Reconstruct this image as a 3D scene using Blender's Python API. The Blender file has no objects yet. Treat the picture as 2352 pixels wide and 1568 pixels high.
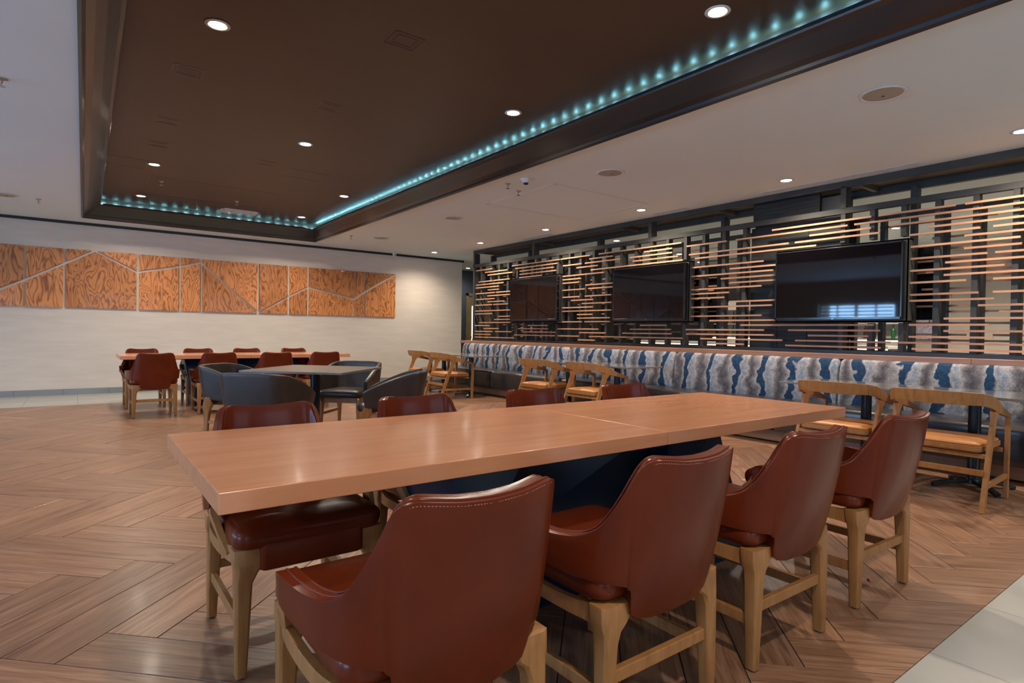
import bpy, math, random
from mathutils import Vector, Matrix
random.seed(7)
sc = bpy.context.scene
col = sc.collection
# ---------------------------------------------------------------- camera
F_PX, YAW, PITCH, ROLL, CAM_H = 1349.385, 0.640776, -0.0146630, 0.0153033, 1.15
cy, sy = math.cos(YAW), math.sin(YAW)
fwd = Vector((sy*math.cos(PITCH), cy*math.cos(PITCH), math.sin(PITCH)))
rt = Vector((cy, -sy, 0)); up = rt.cross(fwd)
r2 = rt*math.cos(ROLL)+up*math.sin(ROLL); u2 = up*math.cos(ROLL)-rt*math.sin(ROLL)
cd = bpy.data.cameras.new('camera'); cam = bpy.data.objects.new('camera', cd); col.objects.link(cam)
cd.sensor_width = 36; cd.lens = F_PX/2352*36; cd.clip_start = 0.05
mw = Matrix((r2, u2, -fwd)).transposed().to_4x4(); mw.translation = (0, 0, CAM_H)
cam.matrix_world = mw; sc.camera = cam
# ---------------------------------------------------------------- world, exposure, window daylight
w = bpy.data.worlds.new('world'); sc.world = w; w.use_nodes = True
bg = w.node_tree.nodes['Background']; bg.inputs[0].default_value = (.45, .68, 1, 1); bg.inputs[1].default_value = 2.0
sc.view_settings.view_transform = 'Standard'; sc.view_settings.look = 'None'
sc.view_settings.exposure = 0.70; sc.view_settings.gamma = 1
def area(name, loc, direction, sx, sy_, power, color):
    l = bpy.data.lights.new(name, 'AREA'); l.shape = 'RECTANGLE'; l.size = sx; l.size_y = sy_
    l.energy = power; l.color = color
    o = bpy.data.objects.new(name, l); o.location = loc
    o.rotation_euler = Vector(direction).to_track_quat('-Z', 'Y').to_euler(); col.objects.link(o); return o
DAY = (.30, .58, 1.0)
WINDOWS_LEFT = [(-.6, 1.6), (3.3, 5.9), (7.0, 9.2)]
for y0, y1 in WINDOWS_LEFT:
    area('daylight_left', (-6.3, (y0+y1)/2, 1.4), (1, 0, 0), y1-y0, 1.8, 270, DAY)
WINDOWS_BACK = [(-4.2, -1.6), (0.2, 2.8), (4.6, 7.2)]
for x0, x1 in WINDOWS_BACK:
    area('daylight_back', ((x0+x1)/2, -4.8, 1.6), (0, 1, 0), x1-x0, 2.2, 42, (.66, .80, 1.0))
LAMP = (1.0, .87, .72)
LAMP_W = 95
# ---------------------------------------------------------------- helpers
def tag(o, label=None, cat=None, group=None, kind=None):
    if label: o['label'] = label
    if cat: o['category'] = cat
    if group: o['group'] = group
    if kind: o['kind'] = kind
    return o
def empty(name, loc=(0, 0, 0), rz=0, label=None, cat=None, group=None, kind=None):
    o = bpy.data.objects.new(name, None); col.objects.link(o); o.location = loc; o.rotation_euler = (0, 0, rz)
    o.empty_display_size = .1
    return tag(o, label, cat, group, kind)
class MB:
    def __init__(s): s.v = []; s.f = []; s.uv = []
    def add(s, vs, fs):
        n = len(s.v); s.v += [tuple(p) for p in vs]; s.f += [tuple(i+n for i in f) for f in fs]; return s
    def box(s, a, b):
        x0, y0, z0 = [min(a[i], b[i]) for i in range(3)]; x1, y1, z1 = [max(a[i], b[i]) for i in range(3)]
        return s.add([(x0,y0,z0),(x1,y0,z0),(x1,y1,z0),(x0,y1,z0),(x0,y0,z1),(x1,y0,z1),(x1,y1,z1),(x0,y1,z1)],
                     [(0,3,2,1),(4,5,6,7),(0,1,5,4),(1,2,6,5),(2,3,7,6),(3,0,4,7)])
    def loft(s, rings, cap=True, closed=True):
        n = len(rings[0]); vs = [p for r in rings for p in r]; fs = []
        for k in range(len(rings)-1):
            for i in range(n if closed else n-1):
                j = (i+1) % n; fs.append((k*n+i, k*n+j, (k+1)*n+j, (k+1)*n+i))
        if cap: fs.append(tuple(reversed(range(n)))); fs.append(tuple((len(rings)-1)*n+i for i in range(n)))
        return s.add(vs, fs)
    def prism(s, poly, z0, z1):           # polygon in xy
        return s.loft([[(x, y, z0) for x, y in poly], [(x, y, z1) for x, y in poly]])
    def cyl(s, c, r, z0, z1, n=24, r1=None):
        r1 = r if r1 is None else r1
        return s.loft([[(c[0]+r*math.cos(t), c[1]+r*math.sin(t), z0) for t in [2*math.pi*i/n for i in range(n)]],
                       [(c[0]+r1*math.cos(t), c[1]+r1*math.sin(t), z1) for t in [2*math.pi*i/n for i in range(n)]]])
    def lathe(s, c, prof, n=32):
        return s.loft([[(c[0]+r*math.cos(2*math.pi*i/n), c[1]+r*math.sin(2*math.pi*i/n), z) for i in range(n)] for r, z in prof])
    def sweep(s, path, hw, hh, upv=(0, 0, 1), n=None):
        """rectangular (or n-gon) bar along a path; hw half width sideways, hh half height"""
        rings = []; P = [Vector(p) for p in path]
        for i, p in enumerate(P):
            t = (P[min(i+1, len(P)-1)]-P[max(i-1, 0)]).normalized()
            sd = t.cross(Vector(upv)).normalized(); uu = sd.cross(t).normalized()
            a = hw[i] if isinstance(hw, (list, tuple)) else hw; b = hh[i] if isinstance(hh, (list, tuple)) else hh
            if n: rings.append([p+sd*a*math.cos(2*math.pi*k/n)+uu*b*math.sin(2*math.pi*k/n) for k in range(n)])
            else: rings.append([p-sd*a-uu*b, p+sd*a-uu*b, p+sd*a+uu*b, p-sd*a+uu*b])
        return s.loft(rings)
    def mesh(s, name, m=None, smooth=False):
        me = bpy.data.meshes.new(name); me.from_pydata(s.v, [], s.f)
        if m: me.materials.append(m)
        me.validate(); me.update()
        if smooth:
            for p in me.polygons: p.use_smooth = True
        return me
    def build(s, name, m, parent=None, smooth=False, bevel=0, seg=2, sub=0, solid=0, recalc=True, offset=0):
        me = s.mesh(name, m, smooth)
        o = bpy.data.objects.new(name, me)
        if recalc:
            import bmesh
            bm = bmesh.new(); bm.from_mesh(me); bmesh.ops.recalc_face_normals(bm, faces=bm.faces); bm.to_mesh(me); bm.free()
        col.objects.link(o)
        if solid:
            q = o.modifiers.new('s', 'SOLIDIFY'); q.thickness = solid; q.offset = offset
        if bevel:
            if not smooth:
                for p in me.polygons: p.use_smooth = True
            q = o.modifiers.new('b', 'BEVEL'); q.width = bevel; q.segments = seg; q.limit_method = 'ANGLE'; q.angle_limit = .6; q.harden_normals = not smooth
        if sub:
            q = o.modifiers.new('u', 'SUBSURF'); q.levels = sub; q.render_levels = sub
        if o.modifiers:
            dg = bpy.context.evaluated_depsgraph_get(); dg.update()
            nm = bpy.data.meshes.new_from_object(o.evaluated_get(dg)); o.modifiers.clear(); o.data = nm; nm.name = name
            if bevel and not smooth:
                pass
        if parent: o.parent = parent
        return o
def bx(name, a, b, m, parent=None, bevel=0, **k): return MB().box(a, b).build(name, m, parent, bevel=bevel, **k)
def place(mesh, name, parent=None, loc=(0, 0, 0), rz=0):
    o = bpy.data.objects.new(name, mesh); col.objects.link(o); o.location = loc; o.rotation_euler = (0, 0, rz)
    if parent: o.parent = parent
    return o
def copy_tree(o, parent=None):
    c = o.copy(); col.objects.link(c)
    if parent: c.parent = parent
    for ch in [x for x in o.children]: copy_tree(ch, c)
    return c
# ---------------------------------------------------------------- materials
def mat(name, color, rough=.5, metal=0, coat=0, spec=.5, emit=None, es=0, bump=None, var=None, sheen=0):
    m = bpy.data.materials.new(name); m.use_nodes = True; nt = m.node_tree; b = nt.nodes['Principled BSDF']
    b.inputs['Base Color'].default_value = (*color, 1); b.inputs['Roughness'].default_value = rough
    b.inputs['Metallic'].default_value = metal; b.inputs['Coat Weight'].default_value = coat
    b.inputs['Coat Roughness'].default_value = .15; b.inputs['Specular IOR Level'].default_value = spec
    if emit: b.inputs['Emission Color'].default_value = (*emit, 1); b.inputs['Emission Strength'].default_value = es
    N = nt.nodes; L = nt.links
    tc = N.new('ShaderNodeTexCoord')
    if var:      # (scale vec, amount)
        mp = N.new('ShaderNodeMapping'); mp.inputs[3].default_value = var[0]; L.new(tc.outputs['Object'], mp.inputs[0])
        nz = N.new('ShaderNodeTexNoise'); nz.inputs['Scale'].default_value = 1; nz.inputs['Detail'].default_value = 5; L.new(mp.outputs[0], nz.inputs[0])
        mr = N.new('ShaderNodeMapRange'); mr.inputs[1].default_value = .3; mr.inputs[2].default_value = .7
        mr.inputs[3].default_value = 1-var[1]; mr.inputs[4].default_value = 1+var[1]; L.new(nz.outputs[0], mr.inputs[0])
        hs = N.new('ShaderNodeHueSaturation'); hs.inputs['Color'].default_value = (*color, 1); L.new(mr.outputs[0], hs.inputs['Value'])
        L.new(hs.outputs[0], b.inputs['Base Color'])
    if bump:     # (scale, strength)
        nz = N.new('ShaderNodeTexNoise'); nz.inputs['Scale'].default_value = bump[0]; nz.inputs['Detail'].default_value = 3; L.new(tc.outputs['Object'], nz.inputs[0])
        bp = N.new('ShaderNodeBump'); bp.inputs['Strength'].default_value = bump[1]; bp.inputs['Distance'].default_value = .002
        L.new(nz.outputs[0], bp.inputs['Height']); L.new(bp.outputs[0], b.inputs['Normal'])
    return m
def ramp(nt, stops):
    r = nt.nodes.new('ShaderNodeValToRGB'); e = r.color_ramp.elements
    while len(e) > 1: e.remove(e[-1])
    e[0].position = stops[0][0]; e[0].color = (*stops[0][1], 1)
    for p, c in stops[1:]:
        x = e.new(p); x.color = (*c, 1)
    return r
def math_node(nt, op, a, b=None):
    n = nt.nodes.new('ShaderNodeMath'); n.operation = op
    for i, v in enumerate((a, b)):
        if v is None: continue
        if isinstance(v, (int, float)): n.inputs[i].default_value = v
        else: nt.links.new(v, n.inputs[i])
    return n.outputs[0]
def wood(name, c0, c1, c2, rough=.4, scale=(3, 60, 60), coat=0, rnd=.15, dist=1.0, coords='Object', spec=.5):
    """grain stretched along the first axis of the object, with a tone per object"""
    m = bpy.data.materials.new(name); m.use_nodes = True; nt = m.node_tree; N = nt.nodes; L = nt.links; b = N['Principled BSDF']
    b.inputs['Roughness'].default_value = rough; b.inputs['Coat Weight'].default_value = coat; b.inputs['Coat Roughness'].default_value = .12
    b.inputs['Specular IOR Level'].default_value = spec
    tc = N.new('ShaderNodeTexCoord'); oi = N.new('ShaderNodeObjectInfo'); ge = N.new('ShaderNodeNewGeometry')
    r = math_node(nt, 'FRACT', math_node(nt, 'ADD', math_node(nt, 'MULTIPLY', oi.outputs['Random'], 7.3), math_node(nt, 'MULTIPLY', ge.outputs['Random Per Island'], 13.7))) if coords == 'UV' else oi.outputs['Random']
    mp = N.new('ShaderNodeMapping'); mp.inputs[3].default_value = scale; L.new(tc.outputs[coords], mp.inputs[0])
    cx = N.new('ShaderNodeCombineXYZ'); L.new(math_node(nt, 'MULTIPLY', r, 37.0), cx.inputs[0]); L.new(math_node(nt, 'MULTIPLY', r, 91.0), cx.inputs[1])
    va = N.new('ShaderNodeVectorMath'); va.operation = 'ADD'; L.new(mp.outputs[0], va.inputs[0]); L.new(cx.outputs[0], va.inputs[1])
    nz = N.new('ShaderNodeTexNoise'); nz.inputs['Scale'].default_value = 1; nz.inputs['Detail'].default_value = 6; nz.inputs['Roughness'].default_value = .65
    nz.inputs['Distortion'].default_value = dist; L.new(va.outputs[0], nz.inputs[0])
    rp = ramp(nt, [(.3, c0), (.5, c1), (.72, c2)]); L.new(nz.outputs[0], rp.inputs[0])
    hs = N.new('ShaderNodeHueSaturation'); L.new(rp.outputs[0], hs.inputs['Color'])
    mr = N.new('ShaderNodeMapRange'); mr.inputs[3].default_value = 1-rnd; mr.inputs[4].default_value = 1+rnd; L.new(r, mr.inputs[0]); L.new(mr.outputs[0], hs.inputs['Value'])
    L.new(hs.outputs[0], b.inputs['Base Color'])
    bp = N.new('ShaderNodeBump'); bp.inputs['Strength'].default_value = .12; bp.inputs['Distance'].default_value = .001
    L.new(nz.outputs[0], bp.inputs['Height']); L.new(bp.outputs[0], b.inputs['Normal'])
    return m
M = {}
M['ceiling'] = mat('ceiling_paint', (.645, .725, .735), .75, var=((.6, .6, .6), .03))
M['wall'] = mat('beige_wallcovering', (.64, .56, .47), .7, bump=(60, .25), var=((2, 2, 14), .05))
M['wall_plain'] = mat('back_room_wall', (.56, .50, .42), .7, var=((1, 1, 1), .04))
M['navy'] = mat('navy_wall', (.045, .06, .09), .6, var=((1, 1, 1), .1))
M['tray'] = mat('brown_gloss_ceiling', (.060, .033, .018), .46, coat=0, var=((.7, 1.1, 1), .12))
M['tray_wall'] = mat('brown_gloss_upstand', (.12, .095, .085), .30, coat=.2, var=((.7, 1.1, 1), .12))
M['dark_wall'] = mat('dark_brown_wall', (.10, .07, .05), .6, var=((1, 1, 1), .1))
M['tray_trim'] = mat('dark_bronze_trim', (.014, .012, .011), .30, coat=.2)
M['black'] = mat('black_paint', (.012, .012, .013), .4, var=((3, 3, 3), .1))
M['black_clad'] = mat('black_brushed_cladding', (.034, .033, .030), .5, spec=.2, var=((1, 3, 50), .35), bump=(30, .4))
M['steel'] = mat('blackened_steel', (.052, .049, .044), .5, spec=.25, var=((12, 3, 3), .25))
M['base'] = mat('navy_table_base', (.002, .012, .028), .36, coat=0, spec=.3, var=((4, 4, 4), .12))
M['grout'] = mat('dark_joint', (.022, .014, .010), .8, var=((3, 3, 3), .1))
M['tile'] = mat('grey_tile', (.42, .41, .37), .32, var=((1.6, 1.6, 1), .14), bump=(5, .15))
M['tilebase'] = mat('grey_skirting', (.24, .25, .26), .5, var=((2, 2, 2), .08))
M['leather'] = mat('rust_leather', (.125, .019, .0055), .27, coat=.09, spec=.15, var=((7, 7, 7), .12), bump=(240, .12))
M['stitch'] = mat('pale_thread', (.42, .17, .11), .6, var=((50, 50, 50), .1))
M['dleather'] = mat('dark_brown_leather', (.032, .023, .019), .34, coat=0, spec=.32, var=((6, 6, 6), .2), bump=(150, .15))
M['dpiping'] = mat('grey_piping', (.09, .085, .08), .5, var=((6, 6, 6), .1))
M['tan'] = mat('tan_vinyl', (.50, .19, .045), .38, var=((6, 6, 6), .1), bump=(150, .15))
M['vinyl'] = mat('espresso_vinyl', (.035, .028, .027), .3, coat=.3, var=((4, 4, 4), .15), bump=(90, .1))
M['pedestal'] = mat('black_pedestal', (.010, .018, .024), .22, metal=.3, var=((4, 4, 4), .1))
M['stone'] = mat('grey_stone_top', (.16, .155, .145), .10, coat=.6, var=((7, 7, 7), .18))
M['darktop'] = mat('taupe_laminate_top', (.115, .10, .085), .28, var=((6, 30, 6), .14))
M['glassblack'] = mat('black_screen', (.004, .003, .004), .035, spec=.6, var=((1, 1, 1), .1))
M['bezel'] = mat('black_bezel', (.01, .01, .011), .18, coat=.3, var=((1, 1, 1), .1))
M['white'] = mat('white_plastic', (.62, .60, .57), .45, var=((5, 5, 5), .03))
M['grille'] = mat('beige_grille', (.36, .32, .25), .6, bump=(900, .4), var=((5, 5, 5), .05))
M['chrome'] = mat('chrome', (.45, .44, .42), .25, metal=.9, var=((5, 5, 5), .1))
M['rubber'] = mat('rubber', (.015, .015, .015), .7, var=((5, 5, 5), .1))
M['lamp'] = mat('lamp_lens', (.9, .85, .75), .5, emit=(1, .86, .68), es=60, var=((5, 5, 5), .02))
M['led'] = mat('led_cyan', (.5, .9, 1), .5, emit=(.32, .84, 1.0), es=120, var=((5, 5, 5), .02))
M['warm_glow'] = mat('bar_led_door_glow', (1, .9, .8), .5, emit=(1, .78, .5), es=5, var=((5, 5, 5), .02))
M['gold'] = mat('brass_frame', (.30, .24, .14), .4, metal=.5, var=((5, 5, 5), .1))
M['red'] = mat('red_scrap', (.5, .05, .05), .6, var=((50, 50, 50), .2))
M['oak'] = wood('oak_chair_wood', (.25, .105, .030), (.33, .145, .045), (.39, .18, .060), .40, (30, 30, 5), coat=.0, spec=.35, rnd=.06, dist=.6)
M['maple'] = wood('amber_table_wood', (.52, .215, .100), (.58, .245, .117), (.64, .28, .138), .24, (1.6, 13, 13), coat=.28, rnd=.02, dist=.4)
M['slat'] = wood('copper_slat_wood', (.42, .20, .10), (.50, .25, .13), (.58, .31, .17), .5, (40, 4, 40), rnd=.16, dist=.4)
M['ledge'] = wood('ledge_wood', (.30, .13, .07), (.38, .17, .09), (.45, .22, .12), .4, (30, 2, 30), rnd=.05, dist=.5)
M['plinth'] = wood('plinth_wood', (.17, .08, .035), (.22, .105, .045), (.28, .14, .06), .4, (20, 2, 20), rnd=.1, dist=.5)
M['soffit'] = wood('brown_soffit', (.10, .075, .045), (.13, .10, .06), (.16, .125, .08), .5, (20, 1.5, 20), rnd=.1, dist=.4)
M['plank'] = wood('herringbone_plank', (.13, .060, .031), (.26, .130, .071), (.39, .215, .13), .34, (2.2, 34, 1), coat=.05, rnd=.17, dist=1.3, coords='UV')
def art_wood():
    m = bpy.data.materials.new('rotary_cut_veneer'); m.use_nodes = True; nt = m.node_tree; N = nt.nodes; L = nt.links; b = N['Principled BSDF']
    b.inputs['Roughness'].default_value = .38; b.inputs['Coat Weight'].default_value = .15
    tc = N.new('ShaderNodeTexCoord'); oi = N.new('ShaderNodeObjectInfo')
    mp = N.new('ShaderNodeMapping'); mp.inputs[3].default_value = (4.2, 1, 1.3); L.new(tc.outputs['Object'], mp.inputs[0])
    cx = N.new('ShaderNodeCombineXYZ'); L.new(math_node(nt, 'MULTIPLY', oi.outputs['Random'], 50.0), cx.inputs[1])
    va = N.new('ShaderNodeVectorMath'); va.operation = 'ADD'; L.new(mp.outputs[0], va.inputs[0]); L.new(cx.outputs[0], va.inputs[1])
    nz = N.new('ShaderNodeTexNoise'); nz.inputs['Scale'].default_value = 1; nz.inputs['Detail'].default_value = 3; nz.inputs['Roughness'].default_value = .5; nz.inputs['Distortion'].default_value = .5
    L.new(va.outputs[0], nz.inputs[0])
    bands = math_node(nt, 'FRACT', math_node(nt, 'MULTIPLY', nz.outputs[0], 13.0))
    rp = ramp(nt, [(0, (.20, .065, .018)), (.16, (.42, .15, .045)), (.5, (.60, .24, .078)), (.85, (.55, .21, .066)), (1, (.22, .072, .02))]); L.new(bands, rp.inputs[0])
    hs = N.new('ShaderNodeHueSaturation'); L.new(rp.outputs[0], hs.inputs['Color'])
    mr = N.new('ShaderNodeMapRange'); mr.inputs[3].default_value = .85; mr.inputs[4].default_value = 1.25; L.new(oi.outputs['Random'], mr.inputs[0]); L.new(mr.outputs[0], hs.inputs['Value'])
    L.new(hs.outputs[0], b.inputs['Base Color']); return m
M['art'] = art_wood()
def fabric():
    m = bpy.data.materials.new('marbled_fabric'); m.use_nodes = True; nt = m.node_tree; N = nt.nodes; L = nt.links; b = N['Principled BSDF']
    b.inputs['Roughness'].default_value = .85; b.inputs['Specular IOR Level'].default_value = .2
    tc = N.new('ShaderNodeTexCoord'); sp = N.new('ShaderNodeSeparateXYZ'); L.new(tc.outputs['Object'], sp.inputs[0])
    def noise(scale, detail=3, ro=.5):
        mp = N.new('ShaderNodeMapping'); mp.inputs[3].default_value = scale; L.new(tc.outputs['Object'], mp.inputs[0])
        n = N.new('ShaderNodeTexNoise'); n.inputs['Scale'].default_value = 1; n.inputs['Detail'].default_value = detail; n.inputs['Roughness'].default_value = ro
        L.new(mp.outputs[0], n.inputs[0]); return n.outputs[0]
    n1 = noise((1, 4.0, 4.5), 2); n2 = noise((20, 26, 26), 5, .7); n3 = noise((60, 160, 70), 4, .8)
    yy = math_node(nt, 'MULTIPLY', sp.outputs[1], 1/.36)
    f = math_node(nt, 'FRACT', math_node(nt, 'ADD', math_node(nt, 'ADD', yy, math_node(nt, 'MULTIPLY', n1, .95)), math_node(nt, 'MULTIPLY', n2, .10)))
    NAVY = (.018, .05, .105); GB = (.17, .15, .15); LT = (.38, .355, .345); BL = (.24, .27, .32); DK = (.09, .08, .09)
    rp = ramp(nt, [(0, NAVY), (.17, NAVY), (.19, LT), (.34, GB), (.45, DK), (.56, GB), (.68, LT), (.82, BL), (.94, LT), (.975, NAVY)]); L.new(f, rp.inputs[0])
    mr = N.new('ShaderNodeMapRange'); mr.inputs[1].default_value = .3; mr.inputs[2].default_value = .7; mr.inputs[3].default_value = .45; mr.inputs[4].default_value = 1.5; L.new(n3, mr.inputs[0])
    mr2 = N.new('ShaderNodeMapRange'); mr2.inputs[1].default_value = .3; mr2.inputs[2].default_value = .7; mr2.inputs[3].default_value = .65; mr2.inputs[4].default_value = 1.35; L.new(n2, mr2.inputs[0])
    hs = N.new('ShaderNodeHueSaturation'); L.new(rp.outputs[0], hs.inputs['Color']); L.new(math_node(nt, 'MULTIPLY', mr.outputs[0], mr2.outputs[0]), hs.inputs['Value'])
    L.new(hs.outputs[0], b.inputs['Base Color']); return m
M['fabric'] = fabric()
# ---------------------------------------------------------------- room shell
CEIL = 2.9; YW = 12.31; XL, XR, YB, YF = -5.5, 13.2, -4.0, 15.0
TRAY_TOP = 3.205
floor = bx('floor', (XL, YB, -.12), (XR, YF, -.0025), M['grout']); tag(floor, kind='structure')
# herringbone planks, 45 degrees, laid between the two tile borders
PW = .15*math.sqrt(2); PL = 5*PW; Y_A, Y_B = .79, 10.70
def clip(poly, ylim, keep_above):
    out = []
    for i in range(len(poly)):
        a, b = poly[i], poly[(i+1) % len(poly)]
        ia = (a[1] >= ylim) == keep_above; ib = (b[1] >= ylim) == keep_above
        if ia: out.append(a)
        if ia != ib:
            t = (ylim-a[1])/(b[1]-a[1]); out.append((a[0]+t*(b[0]-a[0]), ylim))
    return out
S2 = math.sqrt(2)
planks = []
ox, oy = -.05, 2.51
def uv2xy(u, v): return (ox+(u-v)/S2, oy+(u+v)/S2)
for rep in range(-3, 7):
    du = dv = rep*PL
    for k in range(-44, 64):
        for typ in (0, 1):
            if typ == 0: u0, v0, lu, lv = k*PW+du, -k*PW+dv, PL, PW
            else: u0, v0, lu, lv = k*PW+PL+du, -k*PW+dv, PW, PL
            g = .0021
            cs = [uv2xy(u0+g, v0+g), uv2xy(u0+lu-g, v0+g), uv2xy(u0+lu-g, v0+lv-g), uv2xy(u0+g, v0+lv-g)]
            if max(c[1] for c in cs) < Y_A or min(c[1] for c in cs) > Y_B: continue
            if max(c[0] for c in cs) < XL or min(c[0] for c in cs) > 6.85: continue
            cen = uv2xy(u0+lu/2, v0+lv/2)
            whole = min(c[1] for c in cs) >= Y_A and max(c[1] for c in cs) <= Y_B
            planks.append((typ, cs, cen, whole))
def view_rank(p):
    x, y = p[2]; d = x*fwd.x+y*fwd.y; s = x*rt.x+y*rt.y
    seen = d > .6 and abs(s) < d*.93+.5
    return d+(0 if seen else 100)
planks.sort(key=view_rank)
def plank_mesh(polys, name='plank'):
    vs, fs, uvs = [], [], []
    for typ, poly, c in polys:
        n = len(poly); b0 = len(vs); e = .0012
        ax = (1/S2, 1/S2) if typ == 0 else (-1/S2, 1/S2)
        cx_, cy_ = sum(p[0] for p in poly)/n, sum(p[1] for p in poly)/n
        top = [(p[0]+(cx_-p[0])*e/.3, p[1]+(cy_-p[1])*e/.3, 0) for p in poly]
        vs += [(*p, -.0024) for p in poly]+[(p[0], p[1], -.0008) for p in poly]+top
        for lv in (0, 1):
            for i in range(n):
                j = (i+1) % n; fs.append((b0+lv*n+i, b0+lv*n+j, b0+(lv+1)*n+j, b0+(lv+1)*n+i))
        fs.append(tuple(b0+2*n+i for i in range(n)))
        for p in (list(poly)*3):
            dx, dy = p[0]-c[0], p[1]-c[1]; uvs.append((dx*ax[0]+dy*ax[1], -dx*ax[1]+dy*ax[0]))
    me = bpy.data.meshes.new(name); me.from_pydata(vs, [], fs); me.materials.append(M['plank'])
    ul = me.uv_layers.new(name='UVMap')
    for lp in me.loops: ul.data[lp.index].uv = uvs[lp.vertex_index]
    me.update(); return me
shared = {}
rest = []
for i, (typ, cs, c, whole) in enumerate(planks):
    poly = cs
    if not whole: poly = clip(clip(cs, Y_A+.001, True), Y_B-.001, False)
    if len(poly) < 3: continue
    if i >= 300: rest.append((typ, poly, c)); continue
    if whole:
        if typ not in shared: shared[typ] = plank_mesh([(typ, [(p[0]-c[0], p[1]-c[1]) for p in poly], (0, 0))])
        place(shared[typ], 'plank', floor, (c[0], c[1], 0))
    else:
        place(plank_mesh([(typ, [(p[0]-c[0], p[1]-c[1]) for p in poly], (0, 0))]), 'plank', floor, (c[0], c[1], 0))
tag(place(plank_mesh(rest, 'distant_planks'), 'distant_planks', floor), kind='stuff')
TS = .632; tg = .0015
def tile_mesh(h): return MB().box((tg, -h+tg, -.002), (TS-tg, -tg, 0)).mesh('tile', M['tile'])
tm = tile_mesh(TS)
for i in range(-8, 8):
    for j in range(8):
        place(tm, 'tile', floor, (3.16+(i)*TS-0.0, Y_A-j*TS, 0))
tmb = MB().box((tg, tg, -.002), (TS-tg, TS-tg, 0)).mesh('tile', M['tile'])
for i in range(-9, 6):
    for j in range(3): place(tmb, 'tile', floor, (.68+i*TS, Y_B+j*TS, 0))
for i in range(4):
    for j in range(4): place(tmb, 'tile', floor, (7.9+i*TS, 10.70+j*TS, 0))
mb_ = MB()
for i in range(10):
    for j in range(24):
        x0, y0 = 7.0+i*TS, YB+j*TS
        if y0 < 10.6: mb_.box((x0+tg, y0+tg, -.002), (min(x0+TS-tg, XR-.16), min(y0+TS, 10.69)-tg, 0))
tag(mb_.build('back_room_bounce_tiles', M['tile'], floor, recalc=False), kind='stuff')  # unseen pale floor added to bounce light onto the back ceiling
# ceiling with the recessed tray cut out of it
TX0n, TX0f, TX1, TY0, TY1 = -.01, .12, 3.79, -1.0, 11.60
m = MB()
m.box((XL, TY1, CEIL), (XR, YF, CEIL+.1)).box((XL, YB, CEIL), (XR, TY0, CEIL+.1)).box((TX1, TY0, CEIL), (XR, TY1, CEIL+.1))
m.prism([(XL, TY0), (TX0n, TY0), (TX0f, TY1), (XL, TY1)], CEIL, CEIL+.1)
ceiling = tag(m.build('ceiling', M['ceiling']), kind='structure')
# tray: crown trim, upstand, brown lid
out_ = [(TX0n, TY0), (TX1, TY0), (TX1, TY1), (TX0f, TY1)]
def off(dl, dr, dn, df): return [(TX0n+dl, TY0+dn), (TX1-dr, TY0+dn), (TX1-dr, TY1-df), (TX0f+dl, TY1-df)]
prof = [(off(-.035, -.03, -.03, -.03), CEIL+.0), (off(-.035, -.03, -.03, -.03), CEIL-.022), (off(-.015, -.012, -.01, -.01), CEIL-.030), (off(0, 0, 0, 0), CEIL-.012), (off(.004, .004, .004, .004), CEIL+.01),
        (off(.05, .03, .05, .03), CEIL+.04), (off(.11, .062, .11, .09), CEIL+.09), (off(.175, .10, .17, .17), CEIL+.15), (off(.20, .125, .2, .21), CEIL+.168), (off(.21, .13, .21, .22), CEIL+.18),
        (off(.205, .122, .205, .21), CEIL+.186), (off(.15, .10, .15, .15), CEIL+.17), (off(.02, .02, .02, .02), CEIL+.168)]
m = MB(); m.loft([[(x, y, z) for x, y in r] for r, z in prof], cap=False)
tag(m.build('trim_1', M['tray_trim'], smooth=False), kind='structure')
m = MB(); m.loft([[(x, y, CEIL+.1) for x, y in out_], [(x, y, TRAY_TOP) for x, y in out_]], cap=False)
tray_side = tag(m.build('trim_2', M['tray_wall']), kind='structure')
m = MB(); m.prism([(TX0n-.05, TY0-.05), (TX1+.05, TY0-.05), (TX1+.05, TY1+.05), (TX0f-.05, TY1+.05)], TRAY_TOP, TRAY_TOP+.05)
lid = tag(m.build('ceiling_tray', M['tray']), kind='structure')
def panel_ring(name, x0, x1, y0, y1, z, m, parent, w_=.006, sides='nsew', drop=.002):
    b = MB()
    if 's' in sides: b.box((x0, y0, z-drop), (x1, y0+w_*2, z+.001))
    if 'n' in sides: b.box((x0, y1-w_*2, z-drop), (x1, y1, z+.001))
    if 'w' in sides: b.box((x0, y0, z-drop), (x0+w_, y1, z+.001))
    if 'e' in sides: b.box((x1-w_, y0, z-drop), (x1, y1, z+.001))
    return b.build(name, m, parent)
s_ = (TRAY_TOP-1.15)/(3.1-1.15)
for (x0, x1, y0, y1) in [(1.67, 1.88, 3.54, 3.74), (.58, .79, 5.0, 5.2), (.60, .81, 6.33, 6.53), (.61, .81, 7.21, 7.41), (1.68, 1.89, 5.02, 5.22), (1.70, 1.90, 7.2, 7.4), (2.1, 2.57, 7.35, 7.75), (.25, .70, 8.1, 8.57), (.77, 2.36, 8.87, 10.1)]:
    panel_ring('access_panel', x0*s_, x1*s_, y0*s_, y1*s_, TRAY_TOP, M['tray_trim'], lid)
    if x1-x0 < .25: panel_ring('access_panel', (x0+.035)*s_, (x1-.035)*s_, (y0+.035)*s_, (y1-.035)*s_, TRAY_TOP, M['tray_trim'], lid, .003)
panel_ring('access_panel', 4.5, 6.14, 5.23, 6.66, CEIL, M['white'], ceiling, .012, drop=.004)
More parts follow.
